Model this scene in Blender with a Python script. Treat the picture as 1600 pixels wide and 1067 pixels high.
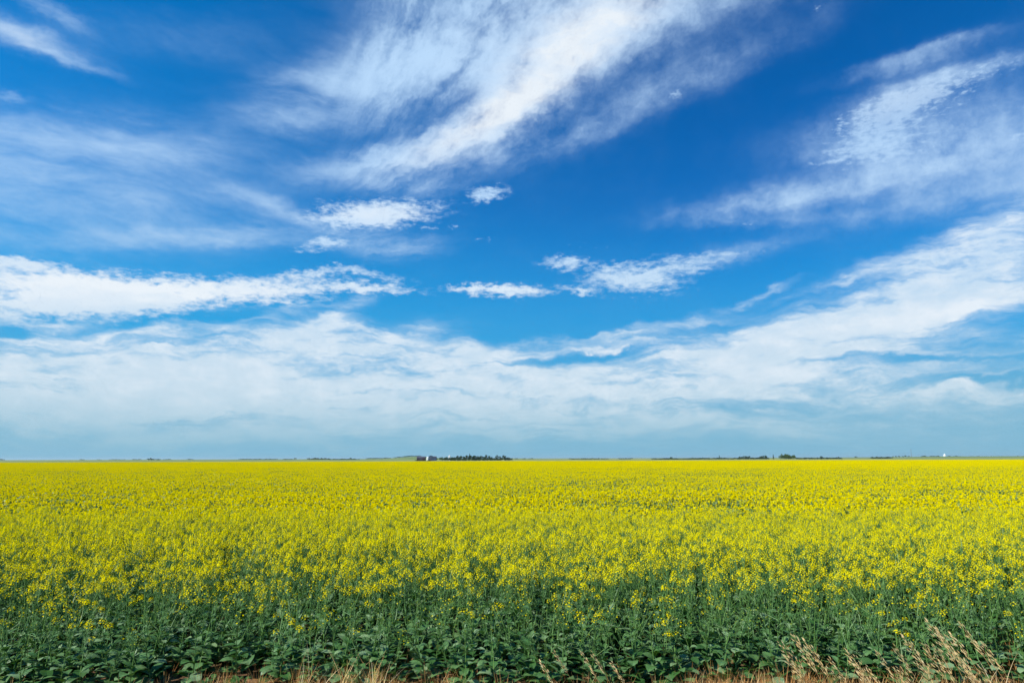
import bpy, math, random
import numpy as np
from mathutils import Vector, Matrix, Euler, noise as mnoise

for o in list(bpy.data.objects):
    bpy.data.objects.remove(o)
R = math.radians
C = bpy.context.scene.collection
scene = bpy.context.scene
random.seed(7)

# ------------------------------------------------------------------ camera
EYE = 2.2
PITCH = 9.71
ROLL = -0.17
FPX = 1600 * 24.0 / 36.0
cam_d = bpy.data.cameras.new("camera")
cam = bpy.data.objects.new("camera", cam_d)
C.objects.link(cam)
cam_d.lens = 24.0
cam_d.sensor_width = 36.0
cam_d.clip_start = 0.05
cam_d.clip_end = 60000
CAM_M = Euler((R(90 + PITCH), 0, 0)).to_matrix() @ Matrix.Rotation(R(ROLL), 3, 'Z')
cam.matrix_world = Matrix.Translation((0, 0, EYE)) @ CAM_M.to_4x4()
scene.camera = cam


def ray(px, py):
    """direction seen at a pixel of the 1600 x 1067 photograph"""
    v = Vector(((px - 800.0) / FPX, (533.5 - py) / FPX, -1.0))
    return (CAM_M @ v).normalized()


def azel(px, py):
    d = ray(px, py)
    return math.degrees(math.atan2(d.x, d.y)), math.degrees(math.asin(d.z))


def at(px, py, dist):
    """the point at forward distance dist seen at a pixel"""
    d = ray(px, py)
    return Vector((0, 0, EYE)) + d * (dist / d.y)


# ------------------------------------------------------------------ light
SUN_AZ = -122.0      # degrees clockwise from straight ahead (+Y): behind and to the left
SUN_EL = 44.0
sd = Vector((math.sin(R(SUN_AZ)) * math.cos(R(SUN_EL)), math.cos(R(SUN_AZ)) * math.cos(R(SUN_EL)), math.sin(R(SUN_EL))))
sun_d = bpy.data.lights.new("sun", 'SUN')
sun_d.energy = 5.0
sun_d.angle = R(0.5)
sun_d.color = (1.0, 0.955, 0.88)
sun = bpy.data.objects.new("sun", sun_d)
C.objects.link(sun)
sun.rotation_euler = sd.to_track_quat('Z', 'Y').to_euler()
scene.view_settings.view_transform = 'Standard'
scene.view_settings.look = 'None'
EXPOSURE = 0.45
scene.view_settings.exposure = EXPOSURE
scene.view_settings.gamma = 1.0
scene.view_settings.use_curve_mapping = False
scene.cycles.max_bounces = 5
scene.cycles.diffuse_bounces = 2
scene.cycles.glossy_bounces = 2
scene.cycles.transmission_bounces = 3
scene.cycles.transparent_max_bounces = 4
scene.cycles.volume_bounces = 0
scene.cycles.use_adaptive_sampling = True
scene.cycles.adaptive_threshold = 0.015
scene.cycles.adaptive_min_samples = 12


class NT:
    """short hand for building node trees"""
    def __init__(self, tree):
        self.t = tree
        self.n = tree.nodes
        self.l = tree.links

    def put(self, sock, val):
        if isinstance(val, bpy.types.NodeSocket):
            self.l.new(val, sock)
        elif val is not None:
            sock.default_value = val

    def math(self, op, a, b=None, c=None, clamp=False):
        n = self.n.new('ShaderNodeMath')
        n.operation = op
        n.use_clamp = clamp
        self.put(n.inputs[0], a)
        self.put(n.inputs[1], b)
        if c is not None:
            self.put(n.inputs[2], c)
        return n.outputs[0]

    def vmath(self, op, a, b=None, scale=None):
        n = self.n.new('ShaderNodeVectorMath')
        n.operation = op
        self.put(n.inputs[0], a)
        if b is not None:
            self.put(n.inputs[1], b)
        if scale is not None:
            self.put(n.inputs['Scale'], scale)
        return n.outputs['Value'] if op in ('LENGTH', 'DOT_PRODUCT') else n.outputs['Vector']

    def noise(self, vec, scale=1.0, detail=4.0, rough=0.5, dist=0.0, lac=2.0, out=0):
        n = self.n.new('ShaderNodeTexNoise')
        n.inputs['Scale'].default_value = scale
        n.inputs['Detail'].default_value = detail
        n.inputs['Roughness'].default_value = rough
        n.inputs['Distortion'].default_value = dist
        n.inputs['Lacunarity'].default_value = lac
        self.put(n.inputs['Vector'], vec)
        return n.outputs[out]

    def mapping(self, vec, loc=(0, 0, 0), rot=(0, 0, 0), scale=(1, 1, 1), kind='POINT'):
        n = self.n.new('ShaderNodeMapping')
        n.vector_type = kind
        n.inputs['Location'].default_value = loc
        n.inputs['Rotation'].default_value = rot
        n.inputs['Scale'].default_value = scale
        self.put(n.inputs['Vector'], vec)
        return n.outputs[0]

    def smooth(self, v, lo, hi, a=0.0, b=1.0):
        n = self.n.new('ShaderNodeMapRange')
        n.interpolation_type = 'SMOOTHSTEP'
        self.put(n.inputs[0], v)
        self.put(n.inputs[1], lo)
        self.put(n.inputs[2], hi)
        self.put(n.inputs[3], a)
        self.put(n.inputs[4], b)
        return n.outputs[0]

    def lin(self, v, lo, hi, a=0.0, b=1.0):
        n = self.n.new('ShaderNodeMapRange')
        self.put(n.inputs[0], v)
        self.put(n.inputs[1], lo)
        self.put(n.inputs[2], hi)
        self.put(n.inputs[3], a)
        self.put(n.inputs[4], b)
        return n.outputs[0]

    def mix(self, f, a, b, blend='MIX'):
        n = self.n.new('ShaderNodeMix')
        n.data_type = 'RGBA'
        n.blend_type = blend
        self.put(n.inputs[0], f)
        self.put(n.inputs[6], a)
        self.put(n.inputs[7], b)
        return n.outputs[2]

    def xyz(self, v):
        n = self.n.new('ShaderNodeSeparateXYZ')
        self.put(n.inputs[0], v)
        return n.outputs

    def join(self, x, y, z=0.0):
        n = self.n.new('ShaderNodeCombineXYZ')
        self.put(n.inputs[0], x)
        self.put(n.inputs[1], y)
        self.put(n.inputs[2], z)
        return n.outputs[0]


# ------------------------------------------------------------------ sky
world = bpy.data.worlds.new("World")
scene.world = world
world.use_nodes = True
wt = world.node_tree
wt.nodes.clear()
W = NT(wt)
SKY_STRENGTH = 0.1
sky = wt.nodes.new('ShaderNodeTexSky')
sky.sky_type = 'NISHITA'
sky.sun_disc = False
sky.sun_elevation = R(SUN_EL)
sky.sun_rotation = R(SUN_AZ)
sky.altitude = 600
sky.air_density = 1.0
sky.dust_density = 0.6
sky.ozone_density = 3.0
tc = wt.nodes.new('ShaderNodeTexCoord')
dx, dy, dz = W.xyz(tc.outputs['Generated'])[:3]
AZ = W.math('MULTIPLY', W.math('ARCTAN2', dx, dy), 57.29578)
EL = W.math('MULTIPLY', W.math('ARCSINE', dz), 57.29578)
P = W.join(AZ, EL, 0.0)
# perspective of a flat cloud deck: used for the grain of the clouds
zc = W.math('MAXIMUM', dz, 0.02)
deck = W.join(W.math('DIVIDE', dx, W.math('ADD', zc, 0.10)), W.math('DIVIDE', dy, W.math('ADD', zc, 0.10)), 0.0)


def blobs(Pw, items, power=1.0):
    """sum of soft, turned ellipses; items: px, py, half length, half width (photo pixels), tilt in degrees, amount"""
    total = None
    for (px, py, a, b, ang, amt) in items:
        c0 = azel(px, py)
        ca, sa = math.cos(R(ang)), math.sin(R(ang))
        ax = azel(px + ca * 30, py - sa * 30)
        ux, uy = ax[0] - c0[0], ax[1] - c0[1]
        la = math.hypot(ux, uy) / 30
        ay = azel(px + sa * 30, py + ca * 30)
        lb = math.hypot(ay[0] - c0[0], ay[1] - c0[1]) / 30
        th = math.atan2(uy, ux)
        m = W.mapping(Pw, rot=(0, 0, th), scale=(a * la, b * lb, 1e6), kind='TEXTURE')
        if total is None:
            m.node.inputs['Location'].default_value = (c0[0], c0[1], 0)
        else:       # the running sum rides along in an unused axis: it makes the nodes run one after the other
            W.put(m.node.inputs['Location'], W.join(c0[0], c0[1], total))
        d = W.vmath('DOT_PRODUCT', m, m)
        g = W.math('POWER', 2.7183, W.math('MULTIPLY', d, -0.7))
        total = W.math('MULTIPLY_ADD', g, amt, total if total is not None else 0.0)
    return total


def centred(col, amt):
    s = W.vmath('SUBTRACT', col, (0.5, 0.5, 0.5))
    return W.vmath('MULTIPLY', s, (amt, amt, 0.0))


# warps of the direction so that no cloud edge is smooth
w1 = centred(W.noise(W.mapping(P, scale=(0.10, 0.16, 1)), 1.0, 3, 0.55, out=1), 4.0)
w2 = centred(W.noise(W.mapping(P, scale=(0.5, 0.9, 1)), 1.0, 4, 0.6, out=1), 1.5)
w3 = centred(W.noise(W.mapping(P, scale=(1.1, 2.2, 1)), 1.0, 5, 0.62, out=1), 1.5)
Pw = W.vmath('ADD', P, W.vmath('ADD', w1, w2))
Ps = W.vmath('ADD', P, w2)
Pp = W.vmath('ADD', P, w3)
# fibres of the high cloud fan out from a point low on the left, as wind-drawn bands do in perspective
f0 = azel(400, 400)
qx, qy = W.xyz(W.vmath('SUBTRACT', W.vmath('ADD', P, W.vmath('SCALE', w2, scale=0.8)), (f0[0], f0[1], 0)))[:2]
th = W.math('ARCTAN2', qy, qx)
rad = W.math('SQRT', W.math('ADD', W.math('MULTIPLY', qx, qx), W.math('MULTIPLY', qy, qy)))
fib = W.noise(W.join(W.math('MULTIPLY', th, 5.5), W.math('MULTIPLY', rad, 0.13)), 1.0, 8, 0.63)
fib2 = W.noise(W.join(W.math('MULTIPLY', th, 17.0), W.math('MULTIPLY', rad, 0.26), 4.0), 1.0, 6, 0.68)
lfib = W.noise(W.mapping(W.vmath('ADD', P, w1), rot=(0, 0, R(9)), scale=(0.06, 0.30, 1)), 1.0, 8, 0.62)
fib = W.math('ADD', W.math('MULTIPLY', fib, W.smooth(AZ, -19.0, -10.0)), W.math('MULTIPLY', lfib, W.smooth(AZ, -19.0, -10.0, 1.0, 0.0)))
fib2 = W.math('ADD', W.math('MULTIPLY', fib2, W.smooth(AZ, -17.0, -10.0)), W.math('MULTIPLY', 0.5, W.smooth(AZ, -17.0, -10.0, 1.0, 0.0)))
puff = W.noise(W.mapping(P, scale=(0.42, 0.85, 1)), 1.0, 8, 0.66)
curdle = W.noise(W.mapping(P, scale=(1.25, 2.7, 1), rot=(0, 0, R(8))), 1.0, 5, 0.62)
flat = W.noise(W.mapping(W.vmath('ADD', P, w1), rot=(0, 0, R(-5)), scale=(0.05, 0.42, 1)), 1.0, 8, 0.62)
lstr = W.noise(W.mapping(Pw, rot=(0, 0, R(-4)), scale=(0.16, 1.6, 1)), 1.0, 6, 0.6)
billow = W.noise(W.mapping(Pw, rot=(0, 0, R(-12)), scale=(0.13, 0.62, 1)), 1.0, 8, 0.62)

# high cirrus
cirrus = blobs(Ps, [
    (585, 255, 95, 17, 10, .8), (700, 215, 110, 24, 24, .85), (800, 175, 110, 28, 38, .9), (860, 120, 130, 34, 42, .85), (960, 55, 170, 42, 30, .75),
    (1090, 5, 150, 26, 15, .55), (810, 30, 130, 70, 20, .75), (700, 80, 120, 46, 14, .7), (590, 118, 130, 32, 12, .75), (520, 150, 80, 20, 0, .45), (650, 160, 110, 24, 20, .4), (700, 0, 120, 24, 0, .35),
    (620, 50, 80, 50, 50, .38), (450, 188, 62, 17, 0, .5), (980, 160, 200, 28, 30, .2), (1120, 110, 170, 22, 25, .24), (890, 215, 120, 16, 20, .25),
    (30, 55, 80, 16, -20, .9), (90, 88, 70, 7, -20, .6), (85, 20, 50, 10, -28, .5), (10, 152, 26, 5, 0, .4),
    (120, 215, 240, 34, -6, .40), (40, 240, 200, 30, 0, .26), (60, 310, 260, 80, 0, .32), (230, 330, 200, 50, -5, .24), (310, 372, 170, 14, 2, .6), (440, 330, 90, 12, -22, .5), (300, 60, 140, 30, 0, .16),
    (1410, 98, 90, 11, 16, .62), (1490, 66, 50, 6, 14, .35), (1400, 155, 100, 20, 20, .62), (1500, 115, 100, 10, 14, .55), (1380, 215, 110, 30, 10, .6), (1540, 170, 100, 60, 10, .26),
    (1480, 230, 160, 34, 8, .36), (1330, 290, 190, 22, 12, .55), (1180, 320, 110, 12, 8, .38), (1520, 300, 150, 26, 14, .5), (1430, 260, 90, 18, 8, .35), (1200, 345, 120, 8, 2, .3),
    (630, 290, 60, 14, 0, .40), (600, 378, 70, 16, 0, .5), (640, 392, 40, 8, 0, .3), (1150, 395, 90, 12, 14, .45),
    (700, 130, 50, 7, 48, -.55)])
cir = W.math('MULTIPLY', W.math('MAXIMUM', cirrus, 0.0), W.lin(fib, 0.30, 0.70, 0.20, 1.55))
cir = W.math('MULTIPLY', cir, W.lin(fib2, 0.25, 0.75, 0.38, 1.65))
cir = W.math('MULTIPLY', cir, W.lin(puff, 0.3, 0.7, 0.78, 1.22))
cir = W.math('SUBTRACT', 1.0, W.math('POWER', 2.7183, W.math('MULTIPLY', W.math('POWER', W.math('MAXIMUM', cir, 0.0), 1.4), -1.4)), clamp=True)
# mottled patch, high on the right
mot = blobs(Ps, [(1370, 200, 75, 34, 25, 1.0), (1440, 150, 90, 18, 18, .8), (1370, 240, 90, 14, 8, .7), (1560, 105, 60, 8, 14, .5), (1180, 352, 30, 5, 0, .5), (1590, 218, 20, 9, 0, .7),
                 (1480, 170, 120, 60, 12, .25), (680, 354, 60, 5, 4, .6), (760, 372, 50, 6, 10, .5), (560, 382, 50, 9, 10, .5), (930, 382, 60, 10, 0, .4), (1275, 14, 12, 6, 0, .6), (1375, 12, 9, 5, 0, .5)])
mt_ = W.smooth(W.math('MULTIPLY_ADD', W.math('SUBTRACT', curdle, 0.5), 2.6, W.math('MULTIPLY', mot, 0.8)), 0.45, 1.1, 0.0, 0.62)
mt_ = W.math('MULTIPLY', mt_, W.smooth(mot, 0.06, 0.5))
# small puffs with curdled edges
puffs = blobs(Pp, [
    (588, 334, 78, 17, 3, 1.3), (560, 345, 60, 8, 0, .6), (763, 302, 26, 11, 10, 1.0), (514, 378, 26, 8, 0, 1.0), (480, 392, 22, 5, 0, .5), (1056, 147, 9, 5, 0, .9),
    (795, 454, 52, 9, 0, 1.3), (725, 451, 30, 4, 0, .75), (985, 440, 62, 17, -4, 1.1), (1040, 418, 50, 14, 12, .6), (880, 409, 32, 8, 0, 1.0), (1120, 405, 60, 12, 10, .55), (960, 415, 40, 7, 8, .4),
    (908, 455, 20, 5, -10, .9), (1260, 300, 3, 3, 0, .1),
    (20, 410, 60, 7, -6, .9), (60, 442, 170, 24, -5, 1.1), (260, 455, 160, 18, 1, 1.0), (450, 452, 110, 11, 2, .85), (590, 451, 55, 6, -4, .9),
    (490, 426, 60, 7, 8, .75), (580, 428, 50, 5, -10, .6), (60, 485, 170, 18, 0, .9), (190, 478, 150, 8, 0, .5), (455, 471, 60, 4, 0, .5)])
pf = W.math('ADD', puffs, W.math('MULTIPLY', W.math('SUBTRACT', puff, 0.5), 1.5))
pf = W.math('ADD', pf, W.math('MULTIPLY', W.math('SUBTRACT', curdle, 0.5), 1.8))
pf = W.smooth(pf, 0.12, 1.35, 0.0, 1.0)
pf = W.math('MULTIPLY', pf, W.smooth(puffs, 0.04, 0.42))
# wide sheets over the lower sky
sheets = blobs(Pw, [
    (100, 545, 330, 30, 0, .80), (60, 600, 330, 34, 0, .65), (400, 565, 230, 26, 8, .75), (480, 520, 100, 22, 32, .55), (540, 480, 60, 12, 30, .4),
    (640, 545, 130, 24, -8, .75), (800, 558, 120, 14, 6, .55), (950, 545, 160, 13, 4, .75), (560, 605, 330, 34, 0, .9), (500, 650, 800, 24, 0, .35), (150, 625, 300, 20, 0, .35),
    (1000, 592, 300, 34, 2, .75), (1240, 545, 220, 36, 8, .9), (1400, 480, 230, 34, 12, .85), (1560, 400, 160, 46, 24, .75),
    (1520, 480, 200, 20, 10, .75), (1330, 440, 130, 12, 14, .42), (1190, 455, 50, 5, 18, .6), (1080, 498, 120, 7, 12, .5), (1010, 505, 90, 5, 12, .3),
    (1580, 545, 140, 24, 4, .45), (200, 640, 400, 34, 0, .5), (1150, 625, 400, 22, 0, .45), (760, 650, 500, 36, 0, .42), (300, 680, 700, 26, 0, .6), (1300, 672, 600, 24, 0, .5),
    (1560, 622, 200, 9, 0, .4), (1480, 610, 110, 5, 2, .35), (1560, 350, 130, 26, 28, .5),
    (60, 500, 160, 12, 0, .5), (420, 500, 60, 9, 20, .45), (480, 478, 90, 6, 10, .4), (330, 480, 90, 5, 0, .3), (640, 520, 50, 8, 20, .35), (230, 520, 150, 7, 2, .4), (900, 528, 110, 6, 4, .35),
    (150, 500, 200, 9, 0, .35), (15, 508, 34, 8, 0, -.9), (300, 498, 100, 7, 3, -.9), (195, 606, 60, 9, -4, -.6), (870, 562, 90, 8, 4, -.9), (960, 552, 70, 5, 8, -.5), (250, 540, 40, 5, 0, -.4), (455, 550, 40, 8, 0, -.35),
    (1400, 566, 160, 4, 0, -.55), (1540, 596, 130, 6, 0, -.5), (1420, 590, 220, 22, 2, .35), (700, 640, 80, 6, 0, -.4), (350, 655, 120, 6, 0, -.35), (1150, 636, 220, 8, 2, -.3)])
sh = W.math('MULTIPLY', W.math('MAXIMUM', sheets, 0.0), W.lin(flat, 0.30, 0.70, 0.42, 1.35))
sh = W.math('MULTIPLY', sh, W.lin(billow, 0.30, 0.70, 0.60, 1.3))
sh = W.math('MULTIPLY', sh, W.lin(puff, 0.3, 0.7, 0.72, 1.24))
sh = W.math('MULTIPLY', sh, W.lin(lstr, 0.3, 0.7, 0.62, 1.34))
sh = W.smooth(sh, 0.06, 1.2, 0.0, 0.95)
bright = blobs(Ps, [(1500, 487, 210, 15, 9, .75), (1560, 350, 160, 30, 20, .15), (120, 445, 260, 30, 0, .8), (400, 458, 220, 16, 0, .6), (100, 530, 260, 14, 0, .4),
                    (980, 545, 170, 9, 4, .35), (785, 454, 80, 12, 0, .55), (588, 334, 70, 14, 0, .7), (850, 120, 140, 34, 42, .75), (740, 200, 120, 18, 28, .5), (960, 45, 130, 30, 30, .4), (40, 60, 60, 12, -20, .3), (1420, 150, 80, 20, 18, .2),
                    (900, 20, 150, 50, 25, .25), (1220, 580, 120, 12, 0, .2), (290, 645, 60, 6, 0, .3)])
bright = W.math('MULTIPLY', bright, W.smooth(billow, 0.3, 0.7, 0.7, 1.3))
# veil thickening to the horizon, and stray wisps elsewhere in the sky
veil = W.math('POWER', 2.7183, W.math('MULTIPLY', W.math('MAXIMUM', EL, 0.0), -0.145))
veil = W.math('MULTIPLY', veil, W.smooth(flat, 0.2, 0.8, 0.6, 0.98))
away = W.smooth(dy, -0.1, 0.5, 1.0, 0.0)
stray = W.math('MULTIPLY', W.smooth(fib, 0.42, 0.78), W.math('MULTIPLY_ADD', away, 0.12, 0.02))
inv = None
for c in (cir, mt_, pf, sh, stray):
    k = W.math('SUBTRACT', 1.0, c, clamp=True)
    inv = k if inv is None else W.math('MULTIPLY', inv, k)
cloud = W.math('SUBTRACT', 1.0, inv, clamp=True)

# clear air: the physical sky, graded as deep as a polarised sky
K = 1.0 / SKY_STRENGTH / 2 ** EXPOSURE
hs = wt.nodes.new('ShaderNodeHueSaturation')
hs.inputs['Saturation'].default_value = 1.25
hs.inputs['Hue'].default_value = 0.5
W.put(hs.inputs['Color'], sky.outputs[0])
e = 1 / 2 ** EXPOSURE
left = W.smooth(AZ, -45.0, 22.0, 1.0, 0.0)
tint = W.mix(left, (0.0, 0.85 * e, 1.32 * e, 1), (0.02 * e, 1.38 * e, 1.75 * e, 1))
right = W.smooth(AZ, 22.0, 42.0, 0.0, 0.45)
tint = W.mix(right, tint, (0.02 * e, 1.0 * e, 1.4 * e, 1))
clear = W.mix(1.0, hs.outputs[0], tint, 'MULTIPLY')
lowc = W.mix(W.smooth(EL, 1.0, 9.0), (0.19 * K, 0.47 * K, 0.66 * K, 1), (0.0, 0.34 * K, 0.72 * K, 1))
clear = W.mix(W.smooth(EL, 2.0, 22.0, 1.0, 0.0), clear, lowc)
# cloud colour: white where thick, lilac when thin and high, grey-cyan by the horizon
cc = W.mix(W.smooth(EL, 4.0, 24.0), (0.62 * K, 0.76 * K, 0.87 * K, 1), (0.49 * K, 0.71 * K, 0.98 * K, 1))
bright = W.math('ADD', bright, W.math('MULTIPLY', W.math('MULTIPLY', sh, sh), W.smooth(puff, 0.4, 0.75, 0.0, 0.75)))
cc = W.mix(W.math('MULTIPLY', bright, 1.0, clamp=True), cc, (0.83 * K, 0.90 * K, 0.97 * K, 1))
cc = W.mix(W.smooth(EL, 0.0, 6.5, 1.0, 0.0), cc, (0.29 * K, 0.53 * K, 0.67 * K, 1))
col = W.mix(veil, clear, (0.235 * K, 0.49 * K, 0.66 * K, 1))
col = W.mix(cloud, col, cc)
bg = wt.nodes.new('ShaderNodeBackground')
bg.inputs['Strength'].default_value = SKY_STRENGTH
W.put(bg.inputs['Color'], col)
wo = wt.nodes.new('ShaderNodeOutputWorld')
wt.links.new(bg.outputs[0], wo.inputs[0])
world.cycles.sampling_method = 'MANUAL'
world.cycles.sample_map_resolution = 256
#--SKYEND

# ------------------------------------------------------------------ materials
def new_mat(name):
    m = bpy.data.materials.new(name)
    m.use_nodes = True
    m.node_tree.nodes.clear()
    return m, NT(m.node_tree)


def finish(N, shader):
    o = N.n.new('ShaderNodeOutputMaterial')
    N.l.new(shader, o.inputs[0])


def principled(N, col, rough=0.6, spec=0.5, metal=0.0):
    p = N.n.new('ShaderNodeBsdfPrincipled')
    N.put(p.inputs['Base Color'], col)
    N.put(p.inputs['Roughness'], rough)
    N.put(p.inputs['Specular IOR Level'], spec)
    p.inputs['Metallic'].default_value = metal
    return p.outputs[0]


def leafy(name, cols, trans=0.35, rough=0.5, spec=0.5, world_scale=None, tcol=(1.15, 1.25, .6)):
    """foliage: a palette over the loose pieces of a mesh, part of the light passing through"""
    m, N = new_mat(name)
    geo = N.n.new('ShaderNodeNewGeometry')
    oi = N.n.new('ShaderNodeObjectInfo')
    r = N.math('FRACT', N.math('ADD', geo.outputs['Random Per Island'], N.math('MULTIPLY', oi.outputs['Random'], 7.31)))
    ramp = N.n.new('ShaderNodeValToRGB')
    els = ramp.color_ramp.elements
    while len(els) < len(cols):
        els.new(0.5)
    for i, c in enumerate(cols):
        els[i].position = i / (len(cols) - 1)
        els[i].color = (*c, 1)
    N.put(ramp.inputs[0], r)
    col = ramp.outputs[0]
    if world_scale:
        nz = N.noise(geo.outputs['Position'], world_scale, 3, 0.6)
        col = N.mix(1.0, col, N.mix(N.smooth(nz, 0.35, 0.65), (0.78, 0.8, 0.8, 1), (1.15, 1.12, 1.0, 1)), 'MULTIPLY')
    p = principled(N, col, rough, spec)
    if trans:
        t = N.n.new('ShaderNodeBsdfTranslucent')
        N.put(t.inputs[0], N.mix(1.0, col, (*tcol, 1), 'MULTIPLY'))
        mx = N.n.new('ShaderNodeMixShader')
        mx.inputs[0].default_value = trans
        N.l.new(p, mx.inputs[1])
        N.l.new(t.outputs[0], mx.inputs[2])
        p = mx.outputs[0]
    finish(N, p)
    return m


def plain(name, col, rough=0.7, spec=0.3, metal=0.0, var=0.25, scale=2.0):
    m, N = new_mat(name)
    t = N.n.new('ShaderNodeTexCoord')
    nz = N.noise(t.outputs['Object'], scale, 5, 0.6)
    c = N.mix(N.smooth(nz, 0.3, 0.7), tuple(x * (1 - var) for x in col) + (1,), tuple(min(1, x * (1 + var)) for x in col) + (1,))
    finish(N, principled(N, c, rough, spec, metal))
    return m


M = {}
M['leaf'] = leafy('canola_leaf', [(.022, .07, .014), (.045, .13, .028), (.10, .21, .07), (.028, .09, .016), (.20, .31, .15), (.05, .13, .026), (.13, .24, .09)], .25, .5, .32)
M['stem'] = leafy('canola_stem', [(.07, .15, .03), (.11, .22, .05), (.07, .16, .04)], 0, .5, .4)
M['petal'] = leafy('canola_petal', [(.90, .755, .0), (.92, .765, .0), (.84, .73, .0), (.92, .80, .0), (.90, .67, .0)], .35, .9, .0, tcol=(1.0, 1.0, .3))
M['bud'] = leafy('canola_bud', [(.30, .38, .03), (.45, .50, .03), (.16, .28, .04)], .2, .6, .3)
M['straw'] = leafy('dry_straw', [(.55, .32, .11), (.72, .48, .20), (.40, .20, .06), (.80, .60, .30), (.60, .36, .13)], .3, .6, .3)
M['head'] = leafy('dry_seed_head', [(.95, .72, .38), (.96, .82, .54), (.90, .60, .27), (.95, .76, .45)], .4, .6, .3)
M['litter'] = leafy('brown_litter', [(.34, .13, .03), (.48, .21, .06), (.56, .31, .11), (.22, .08, .025)], .15, .7, .2)
M['weed'] = leafy('weed_leaf', [(.05, .13, .03), (.08, .18, .04), (.04, .10, .035)], .3, .5, .4)
M['tree'] = leafy('tree_foliage', [(.016, .036, .013), (.026, .055, .018), (.036, .07, .022), (.022, .045, .018)], .15, .6, .2)
M['tree_pale'] = leafy('pale_tree_foliage', [(.06, .11, .035), (.085, .14, .045), (.05, .095, .035)], .2, .6, .2)
M['bark'] = plain('bark', (.10, .075, .055), .9)
M['barn_red'] = plain('faded_brown_boards', (.05, .03, .035), .8)
M['roof_grey'] = plain('grey_roofing', (.06, .06, .08), .8)
M['steel_bin'] = plain('galvanised_steel', (.62, .64, .66), .35, .5, .6, .08)
M['white_paint'] = plain('white_paint', (.66, .66, .66), .5, .4, 0, .05)
M['slate_wall'] = plain('blue_grey_cladding', (.045, .07, .12), .6)
M['mast'] = plain('mast_steel', (.35, .35, .36), .5, .4, .4)


# ------------------------------------------------------------------ mesh helpers
class MB:
    """collects faces and builds one mesh"""
    def __init__(self):
        self.v, self.f, self.m = [], [], []
        self.mats = []

    def mi(self, mat):
        if mat not in self.mats:
            self.mats.append(mat)
        return self.mats.index(mat)

    def face(self, pts, mat):
        b = len(self.v)
        self.v.extend([tuple(p) for p in pts])
        self.f.append(tuple(range(b, b + len(pts))))
        self.m.append(self.mi(mat))

    def grid(self, rows, mat, close=False):
        """rows of equal length, joined into a sheet"""
        b = len(self.v)
        n = len(rows[0])
        for r in rows:
            self.v.extend([tuple(p) for p in r])
        k = self.mi(mat)
        for i in range(len(rows) - 1):
            for j in range(n if close else n - 1):
                j2 = (j + 1) % n
                self.f.append((b + i * n + j, b + i * n + j2, b + (i + 1) * n + j2, b + (i + 1) * n + j))
                self.m.append(k)

    def tube(self, pts, radii, mat, sides=4):
        rows = []
        for i, p in enumerate(pts):
            a = Vector(pts[max(i - 1, 0)])
            c = Vector(pts[min(i + 1, len(pts) - 1)])
            d = (c - a).normalized()
            u = d.orthogonal().normalized()
            w = d.cross(u)
            rows.append([Vector(p) + (u * math.cos(k * 2 * math.pi / sides) + w * math.sin(k * 2 * math.pi / sides)) * radii[i] for k in range(sides)])
        self.grid(rows, mat, True)

    def add(self, other, off=(0, 0, 0), rot=0.0, s=1.0, sz=1.0):
        """take in another builder's faces, moved"""
        b = len(self.v)
        c, q = math.cos(rot), math.sin(rot)
        for x, y, z in other.v:
            self.v.append((off[0] + (x * c - y * q) * s, off[1] + (x * q + y * c) * s, off[2] + z * s * sz))
        mm = [self.mi(t) for t in other.mats]
        for f, k in zip(other.f, other.m):
            self.f.append(tuple(i + b for i in f))
            self.m.append(mm[k])

    def mesh(self, name):
        me = bpy.data.meshes.new(name)
        me.from_pydata(self.v, [], self.f)
        for mt in self.mats:
            me.materials.append(mt)
        me.polygons.foreach_set('material_index', np.array(self.m, dtype=np.int32))
        me.update()
        return me

    def build(self, name, parent=None):
        o = bpy.data.objects.new(name, self.mesh(name))
        C.objects.link(o)
        if parent:
            o.parent = parent
        return o


def smooth_mesh(me):
    me.polygons.foreach_set('use_smooth', [True] * len(me.polygons))


def tag(o, label=None, cat=None, group=None, kind=None):
    if label:
        o['label'] = label
    if cat:
        o['category'] = cat
    if group:
        o['group'] = group
    if kind:
        o['kind'] = kind
    return o


def empty(name, loc=(0, 0, 0), rz=0.0):
    o = bpy.data.objects.new(name, None)
    C.objects.link(o)
    o.location = loc
    o.rotation_euler.z = rz
    o.empty_display_size = 0.1
    return o


def place(root, parts, loc, rz=0.0, scale=(1, 1, 1), tilt=(0, 0)):
    """a thing from shared part meshes: parts = [(name, mesh)]"""
    r = empty(root, loc, rz)
    r.rotation_euler = (tilt[0], tilt[1], rz)
    r.scale = scale
    for n, me in parts:
        if me is None or not len(me.vertices):
            continue
        o = bpy.data.objects.new(n, me)
        C.objects.link(o)
        o.parent = r
    return r


# ------------------------------------------------------------------ the land
def nz(x, y, s, seed=0.0):
    return mnoise.noise(Vector((x * s, y * s, seed)))


FAR_HILLS = []     # (x, y, rx, ry, height)


def hill(px, dist, half_px, ry, h):
    p = at(px, 716, dist)
    FAR_HILLS.append((p.x, dist, half_px * dist / FPX, ry, h))


hill(652, 2200, 34, 260, 9.6)
hill(620, 2600, 40, 300, 3.0)
hill(1560, 2000, 150, 420, 4.6)
hill(1450, 2600, 110, 420, 2.5)
hill(1150, 3000, 120, 400, 2.0)
hill(90, 3000, 240, 500, 1.0)
hill(800, 2600, 60, 300, 2.4)


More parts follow.
